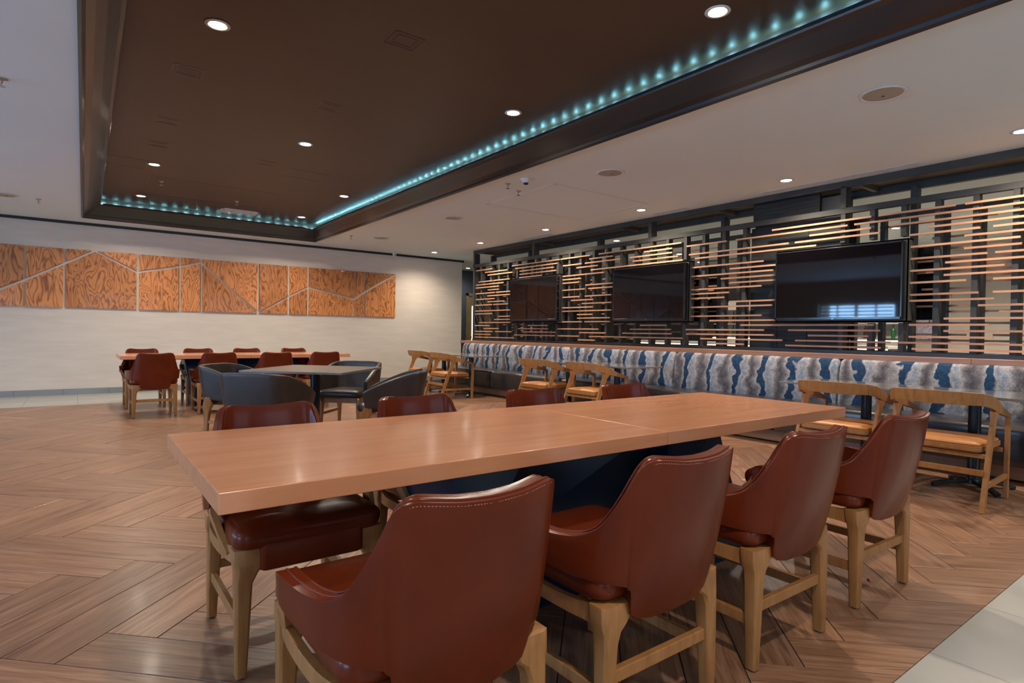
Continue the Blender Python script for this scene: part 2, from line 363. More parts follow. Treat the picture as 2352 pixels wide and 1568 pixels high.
# walls
tag(bx('wall_far', (XL, YW, 0), (7.62, YW+.15, CEIL), M['wall']), kind='structure')
tag(bx('wall_corridor', (7.47, YW+.15, 0), (7.62, 14.2, CEIL), M['wall']), kind='structure')
tag(bx('wall_navy', (7.47, 14.2, 0), (XR, 14.35, CEIL), M['navy']), kind='structure')
tag(bx('trim_3', (XL, YW-.03, CEIL-.045), (7.65, YW, CEIL), M['black']), kind='structure')
tag(bx('trim_4', (7.62, YW-.03, CEIL-.045), (7.65, 14.2, CEIL), M['black']), kind='structure')
bb = tag(bx('baseboard_far', (XL, YW-.012, 0), (7.62, YW, .10), M['tilebase']), kind='structure')
for i in range(20): bx('joint', (XL+.3+i*.632, YW-.0125, 0), (XL+.303+i*.632, YW-.0119, .10), M['grout'], bb)
tag(bx('wall_right', (XR-.15, YB, 0), (XR, 14.2, CEIL), M['wall_plain']), kind='structure')
def wall_with_windows(name, fixed, lo, hi, wins, axis, thick, matl, z0=.55, z1=2.55):
    m = MB(); edges = [lo]+[e for w_ in wins for e in w_]+[hi]
    def bb_(a, b, za, zb):
        if axis == 'x': m.box((fixed-thick, a, za), (fixed, b, zb))
        else: m.box((a, fixed-thick, za), (b, fixed, zb))
    for i in range(0, len(edges), 2): bb_(edges[i], edges[i+1], 0, CEIL)
    for a, b in wins: bb_(a, b, 0, z0); bb_(a, b, z1, CEIL)
    return tag(m.build(name, matl), kind='structure')
wall_with_windows('wall_left', XL, YB, YF, WINDOWS_LEFT, 'x', .2, M['wall'], .55, 2.2)
wall_with_windows('wall_back', YB, XL, XR, WINDOWS_BACK, 'y', .2, M['dark_wall'])  # unseen wall, coloured dark to cut reflections and frontal fill
glass = mat('window_glass', (.9, .95, 1), .02, var=((1, 1, 1), .01))
g_b = glass.node_tree.nodes['Principled BSDF']; g_b.inputs['Alpha'].default_value = .08
n = 0
for axis, wins, fx in (('x', WINDOWS_LEFT, XL-.12), ('y', WINDOWS_BACK, YB-.12)):
    for a, b in wins:
        n += 1; zt = 2.2 if axis == 'x' else 2.55
        def q(u0, u1, z0, z1, t=.025, d=0):
            return ((fx-t+d, u0, z0), (fx+t+d, u1, z1)) if axis == 'x' else ((u0, fx-t+d, z0), (u1, fx+t+d, z1))
        fr = MB()
        for A in (q(a, a+.06, .55, zt), q(b-.06, b, .55, zt), q(a, b, .55, .61), q(a, b, zt-.06, zt), q((a+b)/2-.04, (a+b)/2+.04, .55, zt), q((a*3+b)/4-.02, (a*3+b)/4+.02, .55, zt), q((a+3*b)/4-.02, (a+3*b)/4+.02, .55, zt)): fr.box(*A)
        win = tag(fr.build('window_%d' % n, M['white']), kind='structure')
        bx('pane', *q(a+.06, b-.06, .61, zt-.06, .003), glass, win)
        sl = MB()
        for k in range(int((zt-.75)/.108)+1): sl.box(*q(a+.07, b-.07, .64+k*.108, .69+k*.108, .004, .07))
        sl.build('blind', M['white'], win)
# navy wall door at the far end of the corridor
door = empty('door_1', (9.2, 14.2, 0), kind='structure')
m = MB(); m.box((-.28, -.06, 0), (-.20, 0, 2.26)).box((.62, -.06, 0), (.70, 0, 2.26)).box((-.28, -.06, 2.18), (.70, 0, 2.26)); m.build('door_frame', M['gold'], door, bevel=.005)
bx('door_leaf', (-.20, -.035, .01), (.62, -.01, 2.18), M['gold'], door)
bx('door_glass_glow', (-.08, -.042, .9), (-.05, -.034, 1.9), M['warm_glow'], door)  # glow put into the glass by an emissive material, no lamp here
MB().cyl((-.12, -.07), .02, .98, 1.04).build('door_handle', M['chrome'], door, bevel=.004)
# ---------------------------------------------------------------- ceiling fittings
def spot(loc, power, size=150, blend=.8, color=LAMP, r=.05):
    l = bpy.data.lights.new('downlight_or_fill_spot', 'SPOT'); l.energy = power; l.spot_size = math.radians(size); l.spot_blend = blend; l.color = color; l.shadow_soft_size = r
    o = bpy.data.objects.new('downlight_or_fill_spot', l); o.location = loc; col.objects.link(o); return o
def make_downlight():
    t = empty('downlight')
    MB().lathe((0, 0), [(.058, -.001), (.078, -.002), (.080, -.006), (.060, -.010), (.054, -.006), (.052, .0)], 32).build('trim_ring', M['white'], t, smooth=True)
    MB().cyl((0, 0), .052, -.006, -.003, 32).build('lens', M['lamp'], t)
    return t
dl0 = make_downlight()
def downlight(x, y, z, label, group, first=[True], power=LAMP_W):
    if first[0]: t = dl0; first[0] = False
    else: t = copy_tree(dl0)
    t.location = (x, y, z); tag(t, label, 'ceiling light', group)
    spot((x, y, z-.03), power)
Z = TRAY_TOP; k_ = (Z-1.15)/(3.2-1.15)
GT = 'recessed lights in the brown ceiling tray'
for (x, y, l) in [(.77, 4.41, 'large bright downlight in the brown tray nearest its left edge'),
                  (3.25, 2.24, 'bright downlight in the brown tray beside the near end of the turquoise strip'),
                  (3.27, 4.42, 'downlight in the brown tray beside the middle of the turquoise strip'),
                  (2.04, 6.60, 'downlight alone on the centre line of the brown tray'),
                  (.80, 8.65, 'downlight in the brown tray over the left corner of the large access panel'),
                  (.83, 10.85, 'downlight at the far left corner of the brown tray'),
                  (3.30, 8.77, 'downlight in the brown tray, third along its right side'),
                  (3.31, 10.9, 'downlight at the far right corner of the brown tray')]:
    downlight(x*k_, min(y*k_, 11.3), Z, l, GT)
GR = 'recessed lights along the slatted screen'
for (x, y, l) in [(6.33, 1.42, 'downlight at the right edge of the photo above the screen'),
                  (6.36, 3.46, 'downlight in the white ceiling in front of the black column'),
                  (6.36, 5.55, 'downlight in the white ceiling in front of the middle television'),
                  (6.36, 7.63, 'downlight in the white ceiling in front of the smallest-looking television'),
                  (6.36, 9.61, 'downlight in the white ceiling over the left end of the screen'),
                  (6.36, 11.44, 'downlight nearest the beige wall, washing it with warm light')]:
    downlight(x, y, CEIL, l, GR, power=LAMP_W*(.8 if y > 11 else 1))
GB = 'lights in the ceiling of the room behind the screen'
for (x, y, l) in [(8.61, 13.6, 'downlight in front of the navy corridor wall'),
                  (8.1, 7.65, 'small downlight behind the screen, seen above the middle television'),
                  (10.39, 3.85, 'downlight behind the slats above the large television'),
                  (10.70, 2.56, 'downlight behind the slats at the far right of the screen'),
                  (10.42, 8.01, 'downlight behind the slats beside the top of the middle television'),
                  (11.9, 8.55, 'faint downlight deep behind the slats beside the middle television'),
                  (11.38, 11.6, 'downlight deep behind the slats left of the middle television'),
                  (9.5, 10.3, 'downlight behind the left end of the screen')]:
    downlight(x, y, CEIL, l, GB, power=LAMP_W*(.3 if y > 7 else 1.3))
# lights over the part of the room the photo shows only by its light
for x, y in ((-3.2, 2.2), (-3.2, 6.2), (-3.0, 10.2), (.8, .1), (6.33, -.7), (-1.0, -2.6), (3.6, -2.8)):
    spot((x, y, CEIL-.05), LAMP_W*.9)
def make_speaker():
    t = empty('ceiling_speaker')
    MB().lathe((0, 0), [(.128, .0), (.15, -.001), (.152, -.006), (.142, -.011), (.126, -.008), (.125, .0)], 40).build('rim', M['white'], t, smooth=True)
    MB().cyl((0, 0), .127, -.007, -.003, 40).build('grille', M['grille'], t)
    MB().lathe((.03, .01), [(.001, -.007), (.012, -.0075), (.012, -.0095), (.001, -.010)], 12).build('badge', M['chrome'], t)
    return t
sp0 = make_speaker()
for i, (x, y, l) in enumerate([(4.63, 1.82, 'largest round beige speaker in the white ceiling at upper right'), (4.65, 4.5, 'round beige ceiling speaker near the smoke detector'),
                               (4.66, 7.8, 'round beige ceiling speaker beyond the square access panel'), (4.63, 10.38, 'smallest round ceiling speaker near the far corner'),
                               (-.76, 10.44, 'round ceiling speaker cut by the left edge of the photo')]):
    t = sp0 if i == 0 else copy_tree(sp0)
    t.location = (x, y, CEIL); tag(t, l, 'speaker', 'round speakers in the white ceiling')
def make_sprinkler():
    t = empty('sprinkler')
    MB().lathe((0, 0), [(.035, 0), (.036, -.004), (.02, -.01), (.011, -.014), (.009, -.03), (.005, -.034)], 20).build('body', M['chrome'], t, smooth=True)
    MB().lathe((0, 0), [(.004, -.034), (.005, -.052), (.024, -.054), (.025, -.057), (.004, -.058)], 12).build('deflector', M['chrome'], t)
    return t
s0 = make_sprinkler()
for i, (x, y, l) in enumerate([(4.08, 5.6, 'chrome sprinkler beside the smoke detector'), (4.38, 5.79, 'chrome sprinkler just beyond the smoke detector, nearest the access panel'),
                               (4.1, 10.52, 'tiny sprinkler beyond the far corner of the tray'), (-.4, 10.47, 'sprinkler left of the far corner of the tray'),
                               (-.42, 5.55, 'sprinkler at the left edge of the photo, high up')]):
    t = s0 if i == 0 else copy_tree(s0)
    t.location = (x, y, CEIL); tag(t, l, 'sprinkler', 'ceiling sprinklers')
for i, x in enumerate((.93*1.03, 2.0*1.03)):
    t = copy_tree(s0); t.location = (x*1.02, 9.6 if i == 0 else 10.3, TRAY_TOP); tag(t, ['dark sprinkler hanging from the brown tray above the far left light', 'dark sprinkler hanging from the brown tray near its far edge'][i], 'sprinkler', 'ceiling sprinklers')
t = empty('smoke_detector', (4.1, 5.28, CEIL), label='white smoke detector on the ceiling between speaker and access panel', cat='smoke detector')
MB().lathe((0, 0), [(.065, 0), (.066, -.012), (.05, -.02), (.045, -.035), (.03, -.05), (.005, -.052)], 28).build('housing', M['white'], t, smooth=True)
MB().lathe((0, 0), [(.028, -.05), (.028, -.062), (.02, -.068), (.003, -.069)], 20).build('sensor', M['rubber'], t, smooth=True)
t = empty('security_camera', (5.72, 12.1, CEIL), label='small white dome security camera on the ceiling edge above the beige wall', cat='camera')
MB().lathe((0, 0), [(.055, 0), (.056, -.02), (.045, -.03)], 24).build('mount', M['white'], t, smooth=True)
MB().lathe((0, 0), [(.044, -.028), (.046, -.05), (.035, -.075), (.015, -.088), (.002, -.09)], 24).build('dome', M['white'], t, smooth=True)
MB().cyl((0, -.034), .014, -.075, -.05, 16).build('eye', M['rubber'], t)
t = empty('air_vent', (2.2*s_, 11.05*s_-.45, TRAY_TOP), label='pale rectangular air vent at the far edge of the brown tray', cat='vent')
m = MB(); m.box((-.3, -.2, -.012), (.3, -.17, 0)).box((-.3, .17, -.012), (.3, .2, 0)).box((-.3, -.2, -.012), (-.27, .2, 0)).box((.27, -.2, -.012), (.3, .2, 0)); m.build('frame', M['white'], t)
bx('backing', (-.27, -.17, -.003), (.27, .17, 0), M['chrome'], t)
for i in range(9): bx('louvre', (-.27, -.16+i*.037, -.011), (.27, -.145+i*.037, -.004), M['white'], t)
for i, (y0, y1, l) in enumerate([(2.3, 3.96, 'long slot diffuser in the ceiling above the large television'), (5.07, 5.65, 'short slot diffuser in the ceiling above the middle television'), (7.9, 8.7, 'short slot diffuser in the ceiling above the smallest-looking television')]):
    t = empty('slot_diffuser', (6.73, y0, CEIL), label=l, cat='vent', group='slot diffusers along the screen')
    for k in (-.022, .022): bx('slot', (k-.004, 0, -.002), (k+.004, y1-y0, 0), M['rubber'], t)
    m = MB(); m.box((-.04, -.01, -.004), (-.032, y1-y0+.01, 0)).box((.032, -.01, -.004), (.04, y1-y0+.01, 0)).box((-.012, -.01, -.004), (.012, y1-y0+.01, 0)); m.build('frame', M['white'], t)
# LED strips lying in the cove
led_me = MB().lathe((0, 0), [(.001, -.009), (.008, -.006), (.010, 0), (.008, .006), (.001, .009)], 8).mesh('led', M['led'], True)
def strip(name_label, pts, inward, dz):
    LZ = CEIL+dz
    t = empty('led_strip', (*pts[0], LZ), label=name_label, cat='light strip')
    a, b = Vector((*pts[0], LZ)), Vector((*pts[1], LZ)); d = b-a; n_ = int(d.length/.162)
    i_ = Vector((*inward, 0)); up_ = Vector((0, 0, 1)); e = d.normalized()*.01
    ch = MB()       # unseen shield added to block LED spill, open towards the upstand
    for c_, hw_, hh_ in ((i_*.014-up_*.004, .0015, .014), (i_*.006-up_*.0145, .009, .0015)):
        ch.sweep([tuple(c_-e), tuple(d+c_+e)], hw_, hh_)
    ch.build('spill_shield', M['black'], t)
    for i in range(n_+1): place(led_me, 'led', t, tuple(d*(i/max(n_, 1))))
strip('turquoise LED strip along the right edge of the brown ceiling tray', ((TX1-.018, .2), (TX1-.018, TY1-.15)), (-1, 0), .248)
strip('turquoise LED strip along the far edge of the brown ceiling tray', ((TX0f+.25, TY1-.020), (TX1-.2, TY1-.020)), (0, -1), .222)
# ---------------------------------------------------------------- wall art
art = empty('wall_art', (0, YW, 0), label='long wall art of angular veneer panels cut by a zigzag line', cat='wall art')
VB = [-3.9, -3.25, -2.5, -2.05, -1.25, -.64, -.13, .90, 1.55, 1.90, 2.91, 3.49, 3.88, 4.90, 5.11, 5.86]
ZZ = [(-3.9, 1.6), (-3.25, 2.1), (-2.5, 1.55), (-2.05, 2.0), (-1.25, 1.53), (-.94, 1.72), (-.63, 1.89), (-.13, 2.19), (.28, 2.44), (.89, 2.12), (1.55, 2.27), (1.89, 2.37), (2.91, 1.465), (3.50, 1.82), (3.88, 2.03), (4.89, 1.83), (5.11, 1.99), (5.86, 2.44)]
AZ0, AZ1 = 1.46, 2.435; GA = .019
def zz(x):
    for (a, za), (b, zb) in zip(ZZ, ZZ[1:]):
        if a <= x <= b+1e-6: return za+(zb-za)*(x-a)/(b-a)
    return ZZ[-1][1]
for i, (a, b) in enumerate(zip(VB, VB[1:])):
    a2, b2 = a+GA, b-GA
    xs = [a2]+[p[0] for p in ZZ if a2+.02 < p[0] < b2-.02]+[b2]
    sl = max(abs((zz(xs[j+1])-zz(xs[j]))/(xs[j+1]-xs[j])) for j in range(len(xs)-1)); gz = GA*math.sqrt(1+sl*sl)
    for side in (0, 1):
        lim = [(x, min(max(zz(x)+(gz if side else -gz), AZ0), AZ1)) for x in xs]
        # add crossing points where the clamp starts
        pts = []
        for (x0, z0), (x1, z1) in zip(lim, lim[1:]):
            pts.append((x0, z0))
            r0 = zz(x0)+(gz if side else -gz); r1 = zz(x1)+(gz if side else -gz)
            for L_ in (AZ0, AZ1):
                if (r0-L_)*(r1-L_) < 0: t_ = (L_-r0)/(r1-r0); pts.append((x0+t_*(x1-x0), L_))
        pts.append(lim[-1])
        poly = ([(xs[0], AZ1), (xs[-1], AZ1)]+pts[::-1]) if side else ([(xs[-1], AZ0), (xs[0], AZ0)]+pts)
        cl = []
        for p in poly:
            if not cl or (abs(p[0]-cl[-1][0])+abs(p[1]-cl[-1][1])) > .004: cl.append(p)
        if abs(cl[0][0]-cl[-1][0])+abs(cl[0][1]-cl[-1][1]) < .004: cl.pop()
        parts = [cl]
        if side:          # where the zigzag reaches the top edge the upper piece falls into two
            tops = [x for x, z in lim if z >= AZ1-1e-6 and a2+.05 < x < b2-.05]
            if tops:
                xm = sum(tops)/len(tops); lo_ = [(x, z) for x, z in pts if z < AZ1-1e-6]
                L_ = [(x, z) for x, z in pts if x < xm]; R_ = [(x, z) for x, z in pts if x > xm]
                L_ = [p for k2, p in enumerate(L_) if p[1] < AZ1-1e-6 or (k2 and L_[k2-1][1] < AZ1-1e-6)]
                R_ = [p for k2, p in enumerate(R_) if p[1] < AZ1-1e-6 or (k2+1 < len(R_) and R_[k2+1][1] < AZ1-1e-6)]
                parts = [[(xs[0], AZ1)]+L_[::-1], [(xs[-1], AZ1)]+R_[::-1]]
        for cl in parts:
            ar = abs(sum(cl[j][0]*cl[(j+1) % len(cl)][1]-cl[(j+1) % len(cl)][0]*cl[j][1] for j in range(len(cl))))/2
            if len(cl) < 3 or ar < .004: continue
            cx_ = sum(p[0] for p in cl)/len(cl)
            th = .028+.006*((i+side) % 2)
            m = MB(); m.loft([[(x-cx_, -th, z) for x, z in cl], [(x-cx_, 0, z) for x, z in cl]])
            o = m.build('panel', M['art'], art, bevel=.002, seg=1); o.location = (cx_, 0, 0)
# ---------------------------------------------------------------- slatted screen between the rooms
screen = empty('slatted_screen', (0, 0, 0), label='tall black steel screen with copper coloured wooden slats behind the banquette', cat='room divider')
SX = 6.88; Y0S, Y1S = -.6, 10.66
def sbox(name, a, b, m='steel', bevel=.003): return bx(name, a, b, M[m], screen, bevel=bevel)
sbox('top_beam', (SX, Y0S, 2.825), (SX+.05, Y1S, CEIL-.001))
sbox('top_beam', (7.40, Y0S, 2.80), (7.46, Y1S, CEIL-.001))
sbox('soffit', (SX+.05, Y0S, 2.885), (7.40, Y1S, CEIL-.001), 'soffit')
sbox('mid_rail', (SX, Y0S, 2.535), (SX+.06, Y1S, 2.60))
sbox('mid_rail', (7.40, Y0S, 2.50), (7.46, Y1S, 2.56))
sbox('bottom_rail', (SX-.01, Y0S, .975), (SX+.07, Y1S, 1.015), 'black')
sbox('bottom_rail', (7.38, Y0S, .975), (7.46, Y1S, 1.015), 'black')
sbox('end_post', (SX, Y1S-.05, .975), (SX+.14, Y1S, 2.83)); sbox('end_post', (7.33, Y1S-.05, .975), (7.46, Y1S, 2.83))
for y in (8.61, 5.83, 3.08, .4): sbox('header_post', (SX, y-.03, 2.59), (SX+.13, y+.03, 2.84))
for y in (9.3, 7.35, 4.9, 2.55): sbox('header_post', (7.33, y-.03, 2.55), (7.46, y+.03, 2.82))
for y in (10.5, 8.6, 6.5, 4.75, 2.95, 1.0): sbox('cross_beam', (SX+.05, y-.025, 2.83), (7.40, y+.025, 2.885), 'soffit')
FP = [10.35, 10.0, 9.71, 9.40, 9.10, 8.80, 8.50, 8.20, 7.91, 7.60, 7.32, 7.01, 6.71, 6.40, 6.10, 5.80, 5.50, 5.19, 4.89, 4.58, 4.28, 3.08, 2.78, 2.48, 2.18, 1.87, 1.57, 1.27, .97, .67]
def post_mesh(dx): return MB().box((0, -.024, 1.01), (dx, .024, 2.54)).mesh('post', M['steel'])
pf = post_mesh(.09)
def post_seg(z0, z1): return MB().box((0, -.024, z0), (.09, .024, z1)).mesh('post', M['steel'])
p_lo, p_hi = post_seg(1.01, 1.315), post_seg(2.215, 2.54)
for y in FP:
    if any(a-.06 < y < b+.06 for a, b in ((2.43, 3.78), (5.09, 6.43), (7.77, 9.13))):
        place(p_lo, 'post', screen, (SX+.004, y, 0)); place(p_hi, 'post', screen, (SX+.004, y, 0))
    else: place(pf, 'post', screen, (SX+.004, y, 0))
RP = [y-.02 for y in FP if not 3.1 < y < 4.4]
for y in RP: place(pf, 'post', screen, (7.36, y+.10, -.02))
SLATS = [(9.93,10.52,2.475),(9.38,10.18,2.41),(9.22,10.08,2.35),(9.92,10.41,2.23),(9.31,9.88,2.23),(9.51,10.51,2.17),(9.67,10.52,2.115),(9.67,10.07,2.055),(9.82,10.52,1.995),(9.27,9.77,1.99),(9.26,10.07,1.93),(9.83,10.52,1.875),(9.47,10.07,1.81),(9.92,10.53,1.75),(9.35,9.86,1.75),(9.97,10.53,1.625),(9.27,9.92,1.62),(9.9,10.53,1.57),(9.27,9.67,1.5),(9.27,9.82,1.44),(9.27,10.38,1.38),(9.99,10.54,1.32),(9.67,10.21,1.26),(9.88,10.53,1.2),(9.23,9.78,1.2),(9.95,10.54,1.135),(10.02,10.53,1.075),(9.13,9.99,1.07),(7.84,9.24,2.475),(7.91,9.13,2.415),(8.0,8.99,2.345),(7.93,8.99,2.285),(8.34,9.0,2.225),(8.14,8.71,1.315),(8.12,9.02,1.255),(7.93,8.88,1.19),(7.94,9.13,1.13),(7.07,7.8,2.47),(7.27,7.74,2.35),(6.56,7.09,2.41),(6.41,7.19,2.345),(6.89,7.39,2.285),(6.75,7.84,2.165),(7.28,7.84,2.11),(7.32,7.85,2.055),(6.55,7.17,1.985),(6.55,7.1,1.925),(7.18,7.85,1.925),(6.58,7.18,1.8),(7.31,7.85,1.805),(6.99,7.52,1.74),(6.57,7.25,1.68),(6.99,7.85,1.62),(7.29,7.85,1.56),(6.57,7.28,1.555),(7.0,7.36,1.5),(6.6,7.36,1.435),(7.25,7.85,1.375),(6.6,7.18,1.37),(6.86,7.86,1.25),(6.69,7.3,1.19),(7.32,7.85,1.13),(6.94,7.33,1.07),(5.4,5.92,2.4),(5.4,6.2,2.34),(5.29,6.14,2.275),(5.48,5.97,1.3),(5.4,6.17,1.245),(5.39,6.32,1.18),(4.53,5.15,2.405),(4.01,5.11,2.095),(3.84,4.47,2.04),(3.88,5.06,1.98),(3.84,4.6,1.915),(3.84,4.47,1.855),(4.03,5.12,1.79),(4.48,5.12,1.73),(4.55,5.12,1.665),(3.84,4.47,1.61),(3.88,5.06,1.545),(4.02,5.11,1.425),(3.83,4.76,1.36),(3.98,5.14,1.24),(3.85,5.13,1.18),(3.74,4.9,1.115),(4.25,4.77,1.05),(2.67,3.67,1.24),(2.78,3.43,1.18),(2.57,3.58,1.11),(2.66,3.7,1.045),(1.06,1.95,2.46),(1.06,2.25,2.28),(1.05,1.73,2.22),(1.05,1.95,2.155),(1.52,1.95,2.04),(1.05,1.71,1.98),(1.05,2.1,1.915),(1.05,2.11,1.79),(1.04,1.72,1.73),(1.04,1.72,1.61),(1.04,1.83,1.49),(1.04,1.67,1.42),(1.04,2.1,1.36),(1.03,2.1,1.235),(5.24,6.87,2.47),(5.21,7.05,2.22),(5.2,7.07,1.125),(3.02,4.39,2.4),(2.78,3.9,2.455),(2.78,3.44,2.335),(2.7,3.61,2.275),(3.69,5.11,2.28),(3.36,5.01,2.22),(2.73,4.3,1.3),(2.03,2.71,2.46),(1.06,2.95,2.4),(1.06,2.6,2.34),(1.83,2.41,2.215),(1.53,2.4,2.1),(1.77,2.4,1.975),(1.64,2.41,1.855),(1.93,2.41,1.73),(1.83,2.41,1.605),(1.71,2.41,1.545),(1.74,2.4,1.3),(1.71,2.4,1.17),(1.49,2.49,1.115),(1.03,2.37,1.05)]
for (y0, y1, z) in SLATS:
    z = 1.05+round((z-1.05)/.0612)*.0612
    L_ = y1-y0; m = MB().box((-.022, 0, -.010), (0, L_, .010))
    place(m.mesh('slat', M['slat']), 'slat', screen, (SX, y0, z))
rs = random.Random(5)
for k in range(23):          # the same screen seen from behind: slats on the far posts
    z = 1.08+k*.0612; y = .7+rs.random()*.8
    while y < 10.3:
        L_ = .45+rs.random()*1.3
        if rs.random() < .62:
            ye = min(y+L_, 10.5)
            if not (y < 4.3 and ye > 3.1): place(MB().box((0, 0, -.011), (.022, ye-y, .011)).mesh('slat', M['slat']), 'slat', screen, (7.45, y, z))
        y += L_+.15+rs.random()*.5
colm = empty('black_column', (7.2, 3.7, 0), label='wide black clad column standing inside the slatted screen', cat='column')
bx('core', (-.15, -.52, 0), (.15, .52, 2.79), M['black'], colm)
for i in range(3):
    for j in range(3): bx('cladding_panel', (-.175, -.54+i*.37, .98+j*.52), (-.15, -.54+i*.37+.366, .98+j*.52+.517), M['black_clad'], colm, bevel=.002)
bx('head_panel', (-.19, -.30, 2.60), (-.15, .54, 2.845), M['black_clad'], colm, bevel=.002)
for i in range(2): bx('side_panel', (-.14+i*.25, .52, .98), (-.14+i*.25+.245, .54, 2.83), M['black_clad'], colm, bevel=.002)
# low wall and wood ledge that carry the screen
tag(bx('wall_low', (6.72, Y0S, 0), (7.0, Y1S+.02, .92), M['black']), kind='structure')
led_ = empty('wood_ledge', (6.6, 0, .925), label='reddish wood ledge running along the top of the banquette', cat='ledge')
y = Y0S; segs = [2.4, 2.9, 2.7, 3.3]
yy = Y0S
for i, s in enumerate(segs):
    e = min(yy+s, 11.06); bx('ledge_board', (0, yy+.0015, 0), (.40, e-.0015, .05), M['ledge'], led_, bevel=.002); yy = e
# ---------------------------------------------------------------- televisions
def tv(name, x, y0, y1, z0, z1, label, depth=.07, face=-1, box=False):
    t = empty(name, (x, (y0+y1)/2, (z0+z1)/2), label=label, cat='television', group='televisions on the slatted screen')
    hw, hh = (y1-y0)/2, (z1-z0)/2; s = -face
    bx('housing', (0, -hw, -hh), (s*depth, hw, hh), M['bezel'], t, bevel=.006)
    m = MB(); f = face*.006
    m.box((f, -hw, hh-.014), (0, hw, hh)).box((f, -hw, -hh), (0, hw, -hh+.026)).box((f, -hw, -hh), (0, -hw+.014, hh)).box((f, hw-.014, -hh), (0, hw, hh))
    m.build('bezel', M['bezel'], t, bevel=.002)
    bx('screen_glass', (face*.002, -hw+.013, -hh+.025), (0, hw-.013, hh-.013), M['glassblack'], t)
    bx('standby_light', (face*.009, -.012, -hh+.004), (face*.004, .012, -hh+.012), M['chrome'], t)
    if box:
        m = MB(); a, b = s*(depth+.002), s*(depth+.11)
        m.box((a, -hw-.03, -hh-.03), (b, -hw-.012, hh+.03)).box((a, hw+.012, -hh-.03), (b, hw+.03, hh+.03)).box((a, -hw-.03, hh+.012), (b, hw+.03, hh+.03)).box((a, -hw-.03, -hh-.03), (b, hw+.03, -hh-.012)).box((a, -hw-.03, -hh-.03), (a+s*.004, hw+.03, hh+.03))
        m.build('mounting_box', M['steel'], t, bevel=.002)
    return t
tv('television', 6.75, 2.43, 3.78, 1.352, 2.15, 'largest looking television at the right, showing window reflections', box=True)
tv('television', 6.75, 5.09, 6.43, 1.365, 2.16, 'middle black television between the black column and the left one', box=True)
tv('television', 6.75, 7.77, 9.13, 1.385, 2.165, 'smallest looking black television at the left end of the screen', box=True)
for y0, w_, l in ((2.34, .74, 'narrow black screen behind the large television, only its edge showing'), (5.02, 1.36, 'television on the far side of the screen behind the middle one'), (7.72, 1.36, 'television on the far side of the screen behind the left one')):
    tv('television', 7.56, y0, y0+w_, 1.36, 2.16, l, face=1, depth=.07)
# ---------------------------------------------------------------- banquette
bq = empty('banquette', (6.1, 5.3, 0), label='long banquette with marbled blue grey back cushions and dark brown vinyl seat', cat='bench')
def bqo(o): o.location = o.location-bq.location if False else o.location; return o
SE = [10.52, 9.36, 7.22, 5.08, 2.94, .80, -.6]
for a, b in zip(SE, SE[1:]):      # back cushions: rounded slab leaning on the low wall
    y0, y1 = b+.004, a-.004; n_ = 10
    prof_ = [(6.50, .44), (6.515, .60), (6.53, .78), (6.545, .86), (6.565, .905), (6.60, .925), (6.645, .928), (6.70, .92), (6.715, .90), (6.715, .44)]
    m = MB()
    ys = [y0, y0+.012, y0+.035, y1-.035, y1-.012, y1]; ins = [.03, .010, 0, 0, .010, .03]
    cxp = sum(p[0] for p in prof_)/len(prof_); czp = .69
    for k in range(1): m.loft([[(px+(ins[i] if px < 6.66 else 0), yv, pz-(ins[i]*.7 if pz > .8 else 0)) for px, pz in prof_] for i, yv in enumerate(ys)])
    o = m.build('back_cushion', M['fabric'], bq, smooth=True, bevel=.004); o.location = (-6.1, -5.3, 0)
SS = [10.52, 8.70, 6.85, 5.14, 3.4, 1.6, -.6]
for a, b in zip(SS, SS[1:]):
    y0, y1 = b+.003, a-.003
    prof_ = [(6.06, .135), (6.05, .20), (6.04, .38), (6.045, .425), (6.065, .447), (6.10, .455), (6.30, .458), (6.54, .452), (6.54, .135)]
    m = MB(); ys = [y0, y0+.01, y0+.03, y1-.03, y1-.01, y1]; ins = [.02, .007, 0, 0, .007, .02]
    m.loft([[(px+(ins[i] if px < 6.2 else 0), yv, pz-(ins[i] if pz > .4 else 0)) for px, pz in prof_] for i, yv in enumerate(ys)])
    o = m.build('seat_cushion', M['vinyl'], bq, smooth=True, bevel=.004); o.location = (-6.1, -5.3, 0)
SP = [10.50, 8.35, 6.3, 4.2, 2.1, -.6]
for a, b in zip(SP, SP[1:]):
    o = bx('plinth_board', (6.12, b+.002, .02), (6.50, a-.002, .134), M['plinth'], bq, bevel=.002); o.location = (-6.1, -5.3, 0)
o = bx('toe_kick', (6.18, -.6, 0), (6.48, 10.48, .02), M['rubber'], bq); o.location = (-6.1, -5.3, 0)
